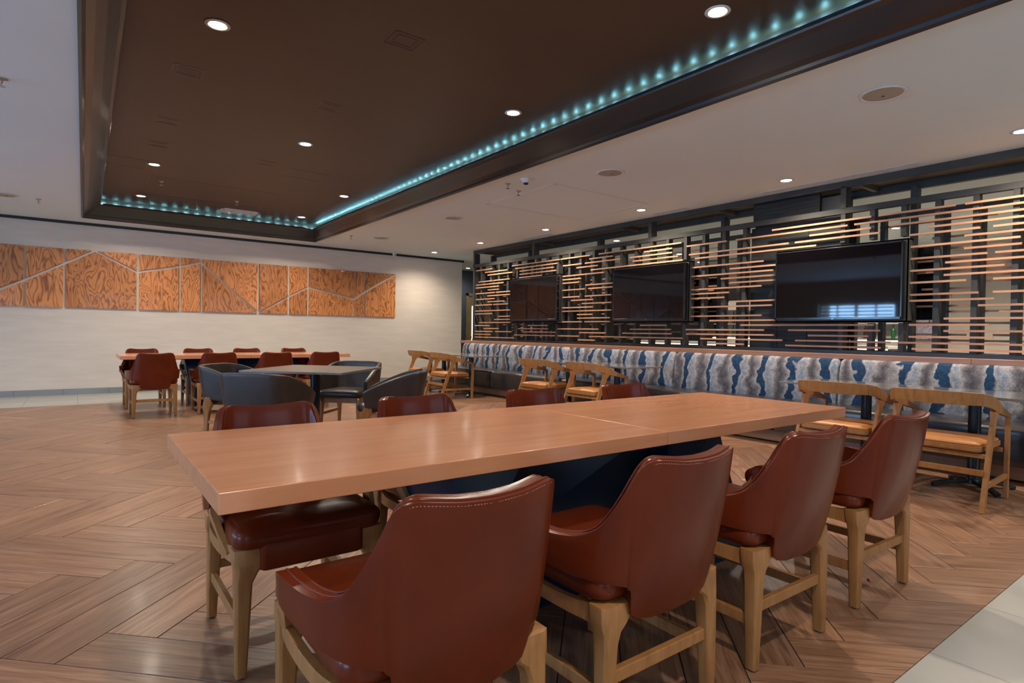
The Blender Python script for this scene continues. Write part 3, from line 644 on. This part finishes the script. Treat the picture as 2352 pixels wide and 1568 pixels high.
# ---------------------------------------------------------------- chairs: shared builders
def catmull(P, n=2):
    out = []
    for i in range(len(P)-1):
        p0, p1, p2, p3 = [Vector(P[max(0, min(len(P)-1, i+k))]) for k in (-1, 0, 1, 2)]
        for k in range(n):
            t = k/n; out.append(.5*((2*p1)+(-p0+p2)*t+(2*p0-5*p1+4*p2-p3)*t*t+(-p0+3*p1-3*p2+p3)*t**3))
    out.append(Vector(P[-1])); return out
def shell(T, B, thick, bulge, rows=6, recline=None):
    """upholstered shell between a top edge curve and a bottom edge curve (half curves, mirrored)"""
    def fine(P): 
        return catmull(P, 3)
    def lin(P):
        out = []
        for i in range(len(P)-1):
            for k in range(3): out.append(Vector(P[i]).lerp(Vector(P[i+1]), k/3))
        return out+[Vector(P[-1])]
    T = fine(T); B = lin(B)
    n_ = len(T); cols = [(-1, i) for i in range(n_-1, 0, -1)]+[(1, i) for i in range(n_)]
    m = MB(); vs = []
    for s, i in cols:
        t, b = Vector(T[i]), Vector(B[i])
        o = Vector((t.x, t.y-.05, 0)); o = o.normalized() if o.length > 0 else Vector((0, -1, 0))
        for r in range(rows+1):
            z = b.z+(t.z-b.z)*r/rows; zb = .40; q = (z-zb)/max(t.z-zb, .05)
            p = Vector((b.x+(t.x-b.x)*q, b.y+(t.y-b.y)*q, z))+o*bulge*math.sin(math.pi*min(max((z-.34)/.5, 0), 1)); vs.append((p.x*s, p.y, p.z))
    R = rows+1; fs = []
    for c in range(len(cols)-1):
        for r in range(rows): fs.append((c*R+r, (c+1)*R+r, (c+1)*R+r+1, c*R+r+1))
    m.add(vs, fs); return m
def rim_path(T, off=0, dz=0):
    n_ = len(T); out = []
    for s, i in [(-1, i) for i in range(n_-1, 0, -1)]+[(1, i) for i in range(n_)]:
        t = Vector(T[i]); o = Vector((t.x, t.y-.05, 0)).normalized(); p = t+o*off; out.append(Vector((p.x*s, p.y, p.z+dz)))
    return out
def leg(m, secs, ch=.3):
    rings = []
    for (cx_, cy_, hx, hy, z) in secs:
        a, b = hx*ch, hy*ch
        rings.append([(cx_-hx+a, cy_-hy, z), (cx_+hx-a, cy_-hy, z), (cx_+hx, cy_-hy+b, z), (cx_+hx, cy_+hy-b, z), (cx_+hx-a, cy_+hy, z), (cx_-hx+a, cy_+hy, z), (cx_-hx, cy_+hy-b, z), (cx_-hx, cy_-hy+b, z)])
    m.loft(rings); return m
def rrect(hf, hr, y0, y1, r, ins=0, n=5):
    """rounded trapezoid: hf half width at y1 (front), hr at y0 (rear)"""
    hf -= ins; hr -= ins; y0 += ins; y1 -= ins; r = max(r-ins*.5, .01); P = []
    for cx_, cy_, a0 in ((hf-r, y1-r, 0), (-hf+r, y1-r, 90), (-hr+r, y0+r, 180), (hr-r, y0+r, 270)):
        for k in range(n+1):
            a = math.radians(a0+90*k/n); P.append((cx_+r*math.cos(a), cy_+r*math.sin(a)))
    return P
def pad(m, hf, hr, y0, y1, r, z0, z1, soft=.02, dome=.012):
    lv = [(soft, z0), (soft*.3, z0+soft*.45), (0, z0+soft), (0, z1-soft), (soft*.3, z1-soft*.4), (soft, z1), (soft*2.6, z1+dome*.5), (soft*5, z1+dome)]
    rings = [[(x, y, z) for x, y in rrect(hf, hr, y0, y1, r, i)] for i, z in lv]
    m.loft(rings); return m
TOP = [(0.0,-0.375,0.815),(0.0711,-0.372,0.818),(0.1333,-0.36,0.825),(0.162,-0.35,0.826),(0.183,-0.333,0.812),(0.194,-0.312,0.775),(0.206,-0.285,0.72),(0.22,-0.25,0.66),(0.234,-0.215,0.618),(0.248,-0.165,0.594),(0.264,-0.09,0.585),(0.275,-0.015,0.588),(0.278,0.0338,0.59),(0.272,0.0638,0.572),(0.268,0.0713,0.545)]
BOT = [(0,-0.275,0.362),(0.08,-0.273,0.364),(0.135,-0.266,0.375),(0.158,-0.262,0.39),(0.163,-0.26,0.464),(0.167,-0.256,0.474),(0.192,-0.245,0.478),(0.217,-0.225,0.48),(0.234,-0.195,0.482),(0.247,-0.15,0.484),(0.258,-0.08,0.49),(0.266,-0.01,0.502),(0.269,0.03,0.514),(0.268,0.0525,0.526),(0.268,0.0638,0.537)]
def make_red_chair():
    t = empty('leather_dining_chair')
    sh = shell(TOP, BOT, .04, .012, rows=12).build('shell_backrest', M['leather'], t, smooth=True, solid=.044, bevel=.018, seg=4)
    for s_off in (.010, -.010):
        m = MB(); pth = catmull(rim_path(TOP, s_off, -.001), 3); m.sweep(pth, .0032, .0032, n=6); m.build('piping', M['leather'], sh, smooth=True)
    m = MB(); pth = catmull(rim_path(TOP, .0215, -.010), 4); acc = 0.0
    for a, b in zip(pth, pth[1:]):
        d = b-a; L_ = d.length; 
        while acc < L_:
            q0 = a+d*(acc/L_); q1 = a+d*(min(acc+.0045, L_)/L_)
            if (q1-q0).length > .001: m.sweep([q0, q1], .0008, .0008)
            acc += .0075
        acc -= L_
    tag(m.build('stitching', M['stitch'], sh), kind='stuff')
    m = MB(); pad(m, .262, .262, -.262, .288, .06, .414, .496, .026, .012); m.build('seat_cushion', M['leather'], t, smooth=True, sub=1)
    m = MB(); pad(m, .180, .180, .17, .284, .02, .345, .485, .012, .004); m.build('front_flap', M['leather'], t, smooth=True)
    m = MB()
    for s in (-1, 1):      # side aprons bowed outwards
        p = catmull([(s*.225, -.235, .383), (s*.252, -.13, .386), (s*.262, 0, .392), (s*.258, .12, .396), (s*.235, .235, .40)], 4)
        m.sweep(p, .011, [.034, .030, .026, .024, .022, .021, .021, .021, .021, .021, .021, .022, .024, .026, .028, .030, .034])
    m.box((-.2, -.235, .35), (.2, -.215, .41)).box((-.2, .215, .35), (.2, .232, .405)); m.build('seat_frame', M['oak'], t, bevel=.002)
    gl = []
    for s in (-1, 1):
        m = leg(MB(), [(s*.232, -.255, .017, .019, .006), (s*.228, -.252, .023, .024, .20), (s*.224, -.25, .026, .027, .31), (s*.217, -.248, .034, .029, .345), (s*.206, -.245, .050, .031, .362), (s*.199, -.243, .058, .032, .378), (s*.198, -.24, .059, .034, .418)])
        lo = m.build('leg', M['oak'], t, smooth=True, bevel=.001); gl.append((lo, s*.232, -.255))
        m = leg(MB(), [(s*.232, .252, .017, .019, .006), (s*.228, .248, .023, .024, .20), (s*.226, .245, .027, .028, .31), (s*.217, .243, .036, .030, .345), (s*.209, .240, .045, .032, .362), (s*.206, .238, .051, .033, .38), (s*.205, .235, .052, .034, .425)])
        lo = m.build('leg', M['oak'], t, smooth=True, bevel=.001); gl.append((lo, s*.232, .252))
        m = MB(); m.sweep([(s*.250, .165, .385), (s*.268, .12, .44), (s*.284, .065, .50), (s*.286, .05, .535)], [.010, .011, .011, .009], [.030, .028, .026, .022], upv=(0, 1, 0)); m.build('arm_support', M['oak'], t, bevel=.002)
        bx('side_stretcher', (s*.218, -.24, .150), (s*.238, .24, .188), M['oak'], t, bevel=.003)
    bx('rear_stretcher', (-.215, -.262, .195), (.215, -.240, .232), M['oak'], t, bevel=.003)
    for lo, x, y in gl: MB().cyl((x, y), .014, 0, .006, 14).build('glide', M['rubber'], lo)
    return t
red0 = make_red_chair(); used_red = []
def red_chair(x, y, rz, label, group):
    t = copy_tree(red0) if used_red else red0
    used_red.append(1); t.location = (x, y, 0); t.rotation_euler = (0, 0, rz); tag(t, label, 'chair', group)
G1 = 'leather chairs around the near communal table'; PI = math.pi
for x, l, r in ((.69, 'rust leather chair nearest the camera, its broad back filling the bottom centre', .0), (1.385, 'second rust leather chair from the left on the near side of the near table', 0), (2.115, 'third rust leather chair along the near side of the near table', -.01), (2.915, 'rightmost rust leather chair on the near side of the near table', -.03)):
    red_chair(x, 1.36 if x > 1 else 1.37, r, l, G1)
for x, l in ((.675, 'rust leather chair at the far left end of the near table, seat showing under it'), (1.385, 'rust leather chair behind the near table in front of the dark armchairs'), (2.15, 'rust leather chair behind the near table, third from the left'), (2.91, 'rust leather chair behind the near table, farthest right')):
    red_chair(x, 2.315, PI, l, G1)
G2 = 'leather chairs around the far communal table'
for x, l in ((.835, 'rust leather chair at the left end of the far table, back turned'), (1.57, 'second rust leather chair on the far table near side, above a blue armchair'), (2.31, 'third rust leather chair on the far table near side'), (3.01, 'fourth rust leather chair on the far table near side, right end')):
    red_chair(x, 9.02, 0, l, G2)
for x, l in ((.83, 'rust leather chair against the wall side of the far table, left end'), (1.59, 'second rust leather chair on the wall side of the far table'), (2.31, 'third rust leather chair on the wall side of the far table'), (3.07, 'fourth rust leather chair on the wall side of the far table, right end')):
    red_chair(x, 10.15, PI, l, G2)
# ---------------------------------------------------------------- communal tables
def make_communal():
    t = empty('communal_table')
    L_, W_ = 3.21, .95
    for a, b in ((0, 1.652), (1.655, L_)):
        m = MB().box((a, 0, .706), (b, W_, .760)); m.build('tabletop', M['maple'], t, bevel=.003)
    def frus(x0, x1, y0, y1, X0_, X1_, Y0_, Y1_, nm):
        m = MB(); m.add([(X0_, Y0_, 0), (X1_, Y0_, 0), (X1_, Y1_, 0), (X0_, Y1_, 0), (x0, y0, .704), (x1, y0, .704), (x1, y1, .704), (x0, y1, .704), ((X0_+x0)/2+.02, (Y0_+y0)/2-.05, .36), ((X1_+x1)/2, (Y1_+y1)/2+.05, .36)],
                        [(0, 3, 2, 1), (4, 5, 6, 7), (0, 1, 8), (1, 5, 8), (5, 4, 8), (4, 0, 8), (1, 2, 6, 5), (2, 3, 9), (3, 7, 9), (7, 6, 9), (6, 2, 9), (3, 0, 4, 7)])
        return m.build(nm, M['base'], t)
    frus(.80, 1.18, .30, .66, .92, 1.06, .22, .74, 'pedestal'); frus(2.05, 2.43, .30, .66, 1.85, 2.63, .22, .74, 'pedestal')
    frus(1.10, 2.1, .40, .56, 1.10, 1.9, .36, .60, 'spine')
    bx('top_plate', (.6, .15, .692), (2.62, .80, .705), M['base'], t)
    return t
ct = make_communal(); ct.location = (.275, 1.52, 0); tag(ct, 'long amber wood communal table with thick top in the foreground', 'table', 'communal tables')
ct2 = copy_tree(ct); ct2.location = (.50, 9.50, 0); tag(ct2, 'long amber wood communal table by the beige wall', 'table', 'communal tables')
# ---------------------------------------------------------------- dark armchairs and the square table
AT = [(0,-.33,.770),(.10,-.328,.770),(.19,-.32,.768),(.245,-.30,.764),(.278,-.262,.757),(.293,-.20,.745),(.302,-.12,.722),(.307,-.03,.690),(.309,.06,.652),(.308,.14,.615),(.304,.20,.585),(.299,.235,.560)]
AB = [(0,-.275,.415),(.10,-.274,.415),(.18,-.268,.415),(.225,-.25,.415),(.252,-.22,.415),(.264,-.17,.415),(.272,-.10,.415),(.277,-.02,.415),(.280,.06,.415),(.281,.13,.415),(.280,.18,.417),(.279,.21,.425)]
def make_armchair():
    t = empty('barrel_armchair')
    sh = shell(AT, AB, .05, .010, rows=10).build('shell', M['dleather'], t, smooth=True, solid=.046, bevel=.012, seg=3)
    for so in (.012, -.012):
        m = MB(); m.sweep(catmull(rim_path(AT, so, -.001), 3), .004, .004, n=6); m.build('piping', M['dpiping'], sh, smooth=True)
    m = MB(); pad(m, .275, .235, -.24, .30, .07, .365, .455, .03, .012); m.build('seat_cushion', M['dleather'], t, smooth=True, sub=1)
    m = MB()
    for s in (-1, 1):
        m.sweep(catmull([(s*.225, -.235, .335), (s*.252, -.13, .338), (s*.262, 0, .342), (s*.258, .12, .338), (s*.235, .235, .335)], 3), .012, .028)
    m.box((-.2, -.24, .31), (.2, -.215, .362)).box((-.2, .215, .31), (.2, .24, .362)); m.build('seat_frame', M['oak'], t, bevel=.002)
    for s in (-1, 1):
        for ys_ in (-1, 1):
            m = leg(MB(), [(s*.232, ys_*.25, .016, .018, .006), (s*.228, ys_*.245, .022, .024, .2), (s*.226, ys_*.24, .026, .030, .28), (s*.235, ys_*.225, .034, .048, .32), (s*.268, ys_*.20, .018, .050, .38), (s*.296, ys_*.19, .008, .034, .43), (s*.302, ys_*.19, .006, .030, .445)])
            lo = m.build('leg', M['oak'], t, smooth=True, bevel=.001); MB().cyl((s*.232, ys_*.25), .013, 0, .006, 12).build('glide', M['rubber'], lo)
        bx('side_stretcher', (s*.218, -.24, .165), (s*.238, .24, .195), M['oak'], t, bevel=.003)
    return t
a0 = make_armchair(); G3 = 'dark leather armchairs around the square table'
TC = (2.04, 6.19)
for i, (dx, dy, ang, l) in enumerate([(-.62, -.62, -45, 'dark leather armchair in front of the square table, blue window light on its left end'),
                                 (-.60, .55, -135+0, 'dark leather armchair left of the square table, its outside lit bright blue'),
                                 (.50, -.78, 60, 'dark leather armchair at the right front of the square table, wood leg showing'),
                                 (.60, .60, 135, 'dark leather armchair behind the right end of the square table')]):
    t = a0 if i == 0 else copy_tree(a0)
    t.location = (TC[0]+dx, TC[1]+dy, 0); t.rotation_euler = (0, 0, math.radians(ang)); tag(t, l, 'armchair', G3)
sq = empty('square_table', (*TC, 0), math.radians(45), label='square taupe topped pedestal table turned diagonally between dark armchairs', cat='table')
bx('tabletop', (-.53, -.53, .722), (.53, .53, .744), M['darktop'], sq, bevel=.003)
MB().cyl((0, 0), .05, .03, .71, 24).build('column', M['pedestal'], sq)
MB().lathe((0, 0), [(.05, .700), (.13, .712), (.14, .721)], 24).build('top_plate', M['pedestal'], sq)
MB().lathe((0, 0), [(.30, 0), (.30, .012), (.10, .03), (.055, .05)], 32).build('foot', M['pedestal'], sq, smooth=True)
# ---------------------------------------------------------------- oak chairs
def make_oak_chair():
    t = empty('oak_armchair')
    # back board: curved, leaning
    xs = [i/12*2-1 for i in range(13)]; rings = []
    for u in xs:
        x = u*.262; yb = -.262+.050*u*u; top = .795-.006*u*u; bot = .700+.004*u*u
        rings.append([(x, yb+.020, bot), (x, yb-.008, bot), (x, yb-.030, top), (x, yb+.002, top)])
    m = MB(); m.loft(rings); m.build('back_board', M['oak'], t, bevel=.003)
    for s in (-1, 1):
        m = MB(); m.loft([[(s*.262, -.212+.020, .704), (s*.262, -.212-.008, .704), (s*.262, -.212-.030, .789), (s*.262, -.210, .789)],
                          [(s*.282, -.16, .690), (s*.306, -.175, .690), (s*.306, -.185, .778), (s*.278, -.165, .778)],
                          [(s*.278, -.04, .652), (s*.308, -.04, .652), (s*.308, -.03, .735), (s*.278, -.03, .735)],
                          [(s*.280, .14, .618), (s*.308, .14, .618), (s*.308, .15, .668), (s*.280, .15, .668)],
                          [(s*.280, .305, .590), (s*.308, .305, .590), (s*.308, .345, .612), (s*.280, .345, .612)]])
        m.build('armrest', M['oak'], t, bevel=.003)
        m = MB(); m.loft([[(s*.278, .285, .002), (s*.306, .285, .002), (s*.306, .325, .002), (s*.278, .325, .002)], [(s*.278, .30, .60), (s*.306, .30, .60), (s*.306, .345, .60), (s*.278, .345, .60)]]); m.build('leg', M['oak'], t, bevel=.003)
        m = MB(); m.loft([[(s*.278, -.335, .002), (s*.306, -.335, .002), (s*.306, -.285, .002), (s*.278, -.285, .002)], [(s*.278, -.20, .38), (s*.306, -.20, .38), (s*.306, -.145, .38), (s*.278, -.145, .38)],
                          [(s*.278, -.115, .60), (s*.306, -.115, .60), (s*.306, -.045, .60), (s*.278, -.045, .60)], [(s*.278, -.12, .665), (s*.306, -.12, .665), (s*.306, .01, .655), (s*.278, .01, .655)]]); m.build('leg', M['oak'], t, bevel=.003)
        bx('side_stretcher', (s*.281, -.27, .150), (s*.303, .30, .185), M['oak'], t, bevel=.003)
    bx('rear_stretcher', (-.28, -.262, .235), (.28, -.238, .275), M['oak'], t, bevel=.003)
    bx('rear_rail', (-.28, -.205, .345), (.28, -.175, .375), M['oak'], t, bevel=.003)
    bx('front_rail', (-.28, .22, .345), (.28, .25, .375), M['oak'], t, bevel=.003)
    m = MB(); m.loft([[(x, y, z) for x, y in rrect(.268, .258, -.225, .27, .03, i)] for i, z in ((.01, .382), (0, .392), (0, .425))]); m.build('seat_frame', M['oak'], t, bevel=.002)
    m = MB(); pad(m, .262, .252, -.218, .262, .04, .420, .446, .012, .012); m.build('seat_pad', M['tan'], t, smooth=True)
    return t
k0 = make_oak_chair(); used_oak = []
def oak(x, y, rz, l, g='oak armchairs along the banquette'):
    t = copy_tree(k0) if used_oak else k0
    used_oak.append(1); t.location = (x, y, 0); t.rotation_euler = (0, 0, math.radians(rz-90)); tag(t, l, 'chair', g)
oak(5.13, 1.54, 2, 'pale oak armchair at the far right, its whole side frame visible')
oak(5.20, 2.28, 2, 'pale oak armchair behind the rightmost rust leather chair')
oak(5.34, 5.42, 0, 'pale oak armchair at the middle table, nearest the camera')
oak(5.36, 6.42, 3, 'pale oak armchair at the middle table, left of its neighbour')
oak(5.26, 8.90, -2, 'pale oak armchair at the far table by the wall corner, right of the pair')
oak(5.36, 9.92, 5, 'pale oak armchair farthest along the banquette, left of the pair')
# ---------------------------------------------------------------- tables in front of the banquette
def ped_table(x0, x1, y0, y1, label, cols):
    t = empty('dining_table', ((x0+x1)/2, (y0+y1)/2, 0), label=label, cat='table', group='grey stone tables along the banquette')
    hx, hy = (x1-x0)/2, (y1-y0)/2; cx_, cy_ = (x0+x1)/2, (y0+y1)/2
    bx('tabletop', (-hx, -hy, .722), (hx, hy, .742), M['stone'], t, bevel=.003)
    for cyy in cols:
        yy_ = cyy-cy_
        MB().cyl((0, yy_), .042, .05, .70, 24).build('column', M['pedestal'], t, smooth=False)
        MB().lathe((0, yy_), [(.045, .690), (.11, .712), (.12, .721)], 24).build('top_plate', M['pedestal'], t)
        m = MB(); m.lathe((0, yy_), [(.052, .035), (.052, .06), (.043, .075)], 20)
        for k in range(4):
            a = math.pi/4+k*math.pi/2; c_, s2 = math.cos(a), math.sin(a)
            m.sweep([(.03*c_, yy_+.03*s2, .052), (.17*c_, yy_+.17*s2, .040), (.29*c_, yy_+.29*s2, .018)], [.030, .022, .020], [.014, .012, .012])
            m.cyl((.28*c_, yy_+.28*s2), .018, 0, .014, 10)
        m.build('foot', M['pedestal'], t, bevel=.002)
ped_table(5.28, 5.96, 1.06, 1.97-.005, 'grey stone topped table at the right edge in front of the banquette', [1.50])
ped_table(5.28, 5.96, 1.975, 2.90, 'grey stone topped table joined to the left of the rightmost one', [2.28])
ped_table(5.50, 6.18, 4.98, 5.96, 'grey stone topped table in the middle, right half of the joined pair', [5.46])
ped_table(5.50, 6.18, 5.97, 7.0, 'grey stone topped table in the middle, left half of the joined pair', [6.42])
ped_table(5.42, 6.10, 8.35, 9.35, 'grey stone topped table near the wall corner, right half of the joined pair', [8.95])
ped_table(5.42, 6.10, 9.36, 10.4, 'grey stone topped table nearest the beige wall, left half of the pair', [9.92])
# ---------------------------------------------------------------- room behind the screen
tag(bx('wall_bar', (12.4, 4.9, 0), (12.6, 14.2, 2.35), M['black']), kind='structure')
bar = empty('bar_counter', (10.6, 6.6, 0), label='lit bar counter glimpsed through the screen under the middle television', cat='counter')
bx('body', (0, -2.6, 0), (.6, 2.6, .96), M['black'], bar); bx('counter', (-.12, -2.65, .98), (.7, 2.65, 1.03), M['white'], bar, bevel=.004)
bx('light_strip', (-.02, -2.6, .955), (.0, 2.6, .975), M['warm_glow'], bar)
shf = empty('bottle_shelf', (12.1, 6.3, 0), label='backlit bottle shelving behind the bar counter', cat='shelf')
for z in (1.12, 1.42, 1.72): bx('shelf_board', (0, -2.0, z), (.28, 2.0, z+.025), M['white'], shf)
bx('back_panel', (.26, -2.0, 1.0), (.29, 2.0, 1.95), M['white'], shf)
bx('light_strip', (.0, -2.0, 1.095), (.02, 2.0, 1.118), M['warm_glow'], shf)
for y in (-2.0, 1.97): bx('upright', (0, y, 0), (.28, y+.03, 2.0), M['black'], shf)
bc = [mat('bottle_%s' % n_, c, .12, coat=.3, var=((9, 9, 9), .1)) for n_, c in (('amber', (.35, .10, .01)), ('green', (.03, .16, .04)), ('clear', (.5, .5, .45)), ('red', (.4, .03, .02)), ('brown', (.08, .03, .01)))]
rb = random.Random(3); bnames = ['amber', 'green', 'clear', 'red', 'brown']; bme = {}
for k in range(5):
    bme[k] = MB().lathe((0, 0), [(.03, 0), (.035, .01), (.035, .15), (.028, .18), (.012, .205), (.012, .25), (.014, .252), (.014, .262), (.002, .264)], 10).mesh('bottle', bc[k], True)
for zi, z in enumerate((1.145, 1.445)):
    for i in range(22):
        k = rb.randrange(5); o = place(bme[k], 'bottle', None, (12.2, 4.5+i*.165+rb.random()*.03, z+.001))
        tag(o, '%s bottle standing on the %s shelf behind the bar' % (bnames[k], ['lower', 'upper'][zi]), 'bottle', '%s bottles on the %s bar shelf' % (bnames[k], ['lower', 'upper'][zi]))
spot((9.0, 2.4, 2.85), 90, 150); spot((11.5, .5, 2.85), 90, 150); spot((9.3, 7.0, 2.85), 45, 150); spot((8.6, -1.5, 2.85), 90, 150)  # unseen fill spots without fixtures, added to brighten the room behind the screen
g_ = 'oak armchairs in the room behind the screen'
hi = []
for x, y, r, l in ((9.3, 1.55, 200, 'oak armchair seen through the slats at the right edge of the photo'), (9.2, 2.35, 150, 'oak armchair in the back room behind the right posts of the screen')):
    oak(x, y, r, l, g_)
bt = empty('booth_table', (9.9, 1.95, 0), label='dark high table behind the slats at the right', cat='table')
bx('tabletop', (-.35, -.5, .93), (.35, .5, .97), M['ledge'], bt, bevel=.003); bx('support', (-.04, -.04, .02), (.04, .04, .93), M['pedestal'], bt); bx('foot', (-.25, -.25, 0), (.25, .25, .02), M['pedestal'], bt)
ps = empty('poster', (XR-.155, 4.2, 1.55), label='purple and white print on the back wall behind the screen', cat='poster')
def poster_mat():
    m = mat('poster_print', (.6, .55, .65), .6); nt = m.node_tree; tc = nt.nodes.new('ShaderNodeTexCoord'); nz = nt.nodes.new('ShaderNodeTexNoise'); nz.inputs['Scale'].default_value = 14
    nt.links.new(tc.outputs['Object'], nz.inputs[0]); rp = ramp(nt, [(.35, (.7, .66, .72)), (.5, (.45, .36, .55)), (.56, (.75, .72, .74)), (.68, (.14, .06, .25))]); nt.links.new(nz.outputs[0], rp.inputs[0]); nt.links.new(rp.outputs[0], nt.nodes['Principled BSDF'].inputs['Base Color']); return m
bx('print', (-.012, -.3, -.42), (0, .3, .42), poster_mat(), ps); MB().box((-.018, -.32, -.44), (0, -.3, .44)).box((-.018, .3, -.44), (0, .32, .44)).box((-.018, -.32, .42), (0, .32, .44)).box((-.018, -.32, -.44), (0, .32, -.42)).build('frame', M['white'], ps)
m = MB().add([(0, 0, .001), (.02, .004, .001), (.024, .02, .006), (.004, .018, .003), (.012, .012, .012)], [(0, 1, 4), (1, 2, 4), (2, 3, 4), (3, 0, 4)])
o = m.build('paper_scrap', M['red']); o.location = (3.02, 1.19, 0); tag(o, 'tiny red paper scrap on the floor by the rightmost leather chair', 'litter')
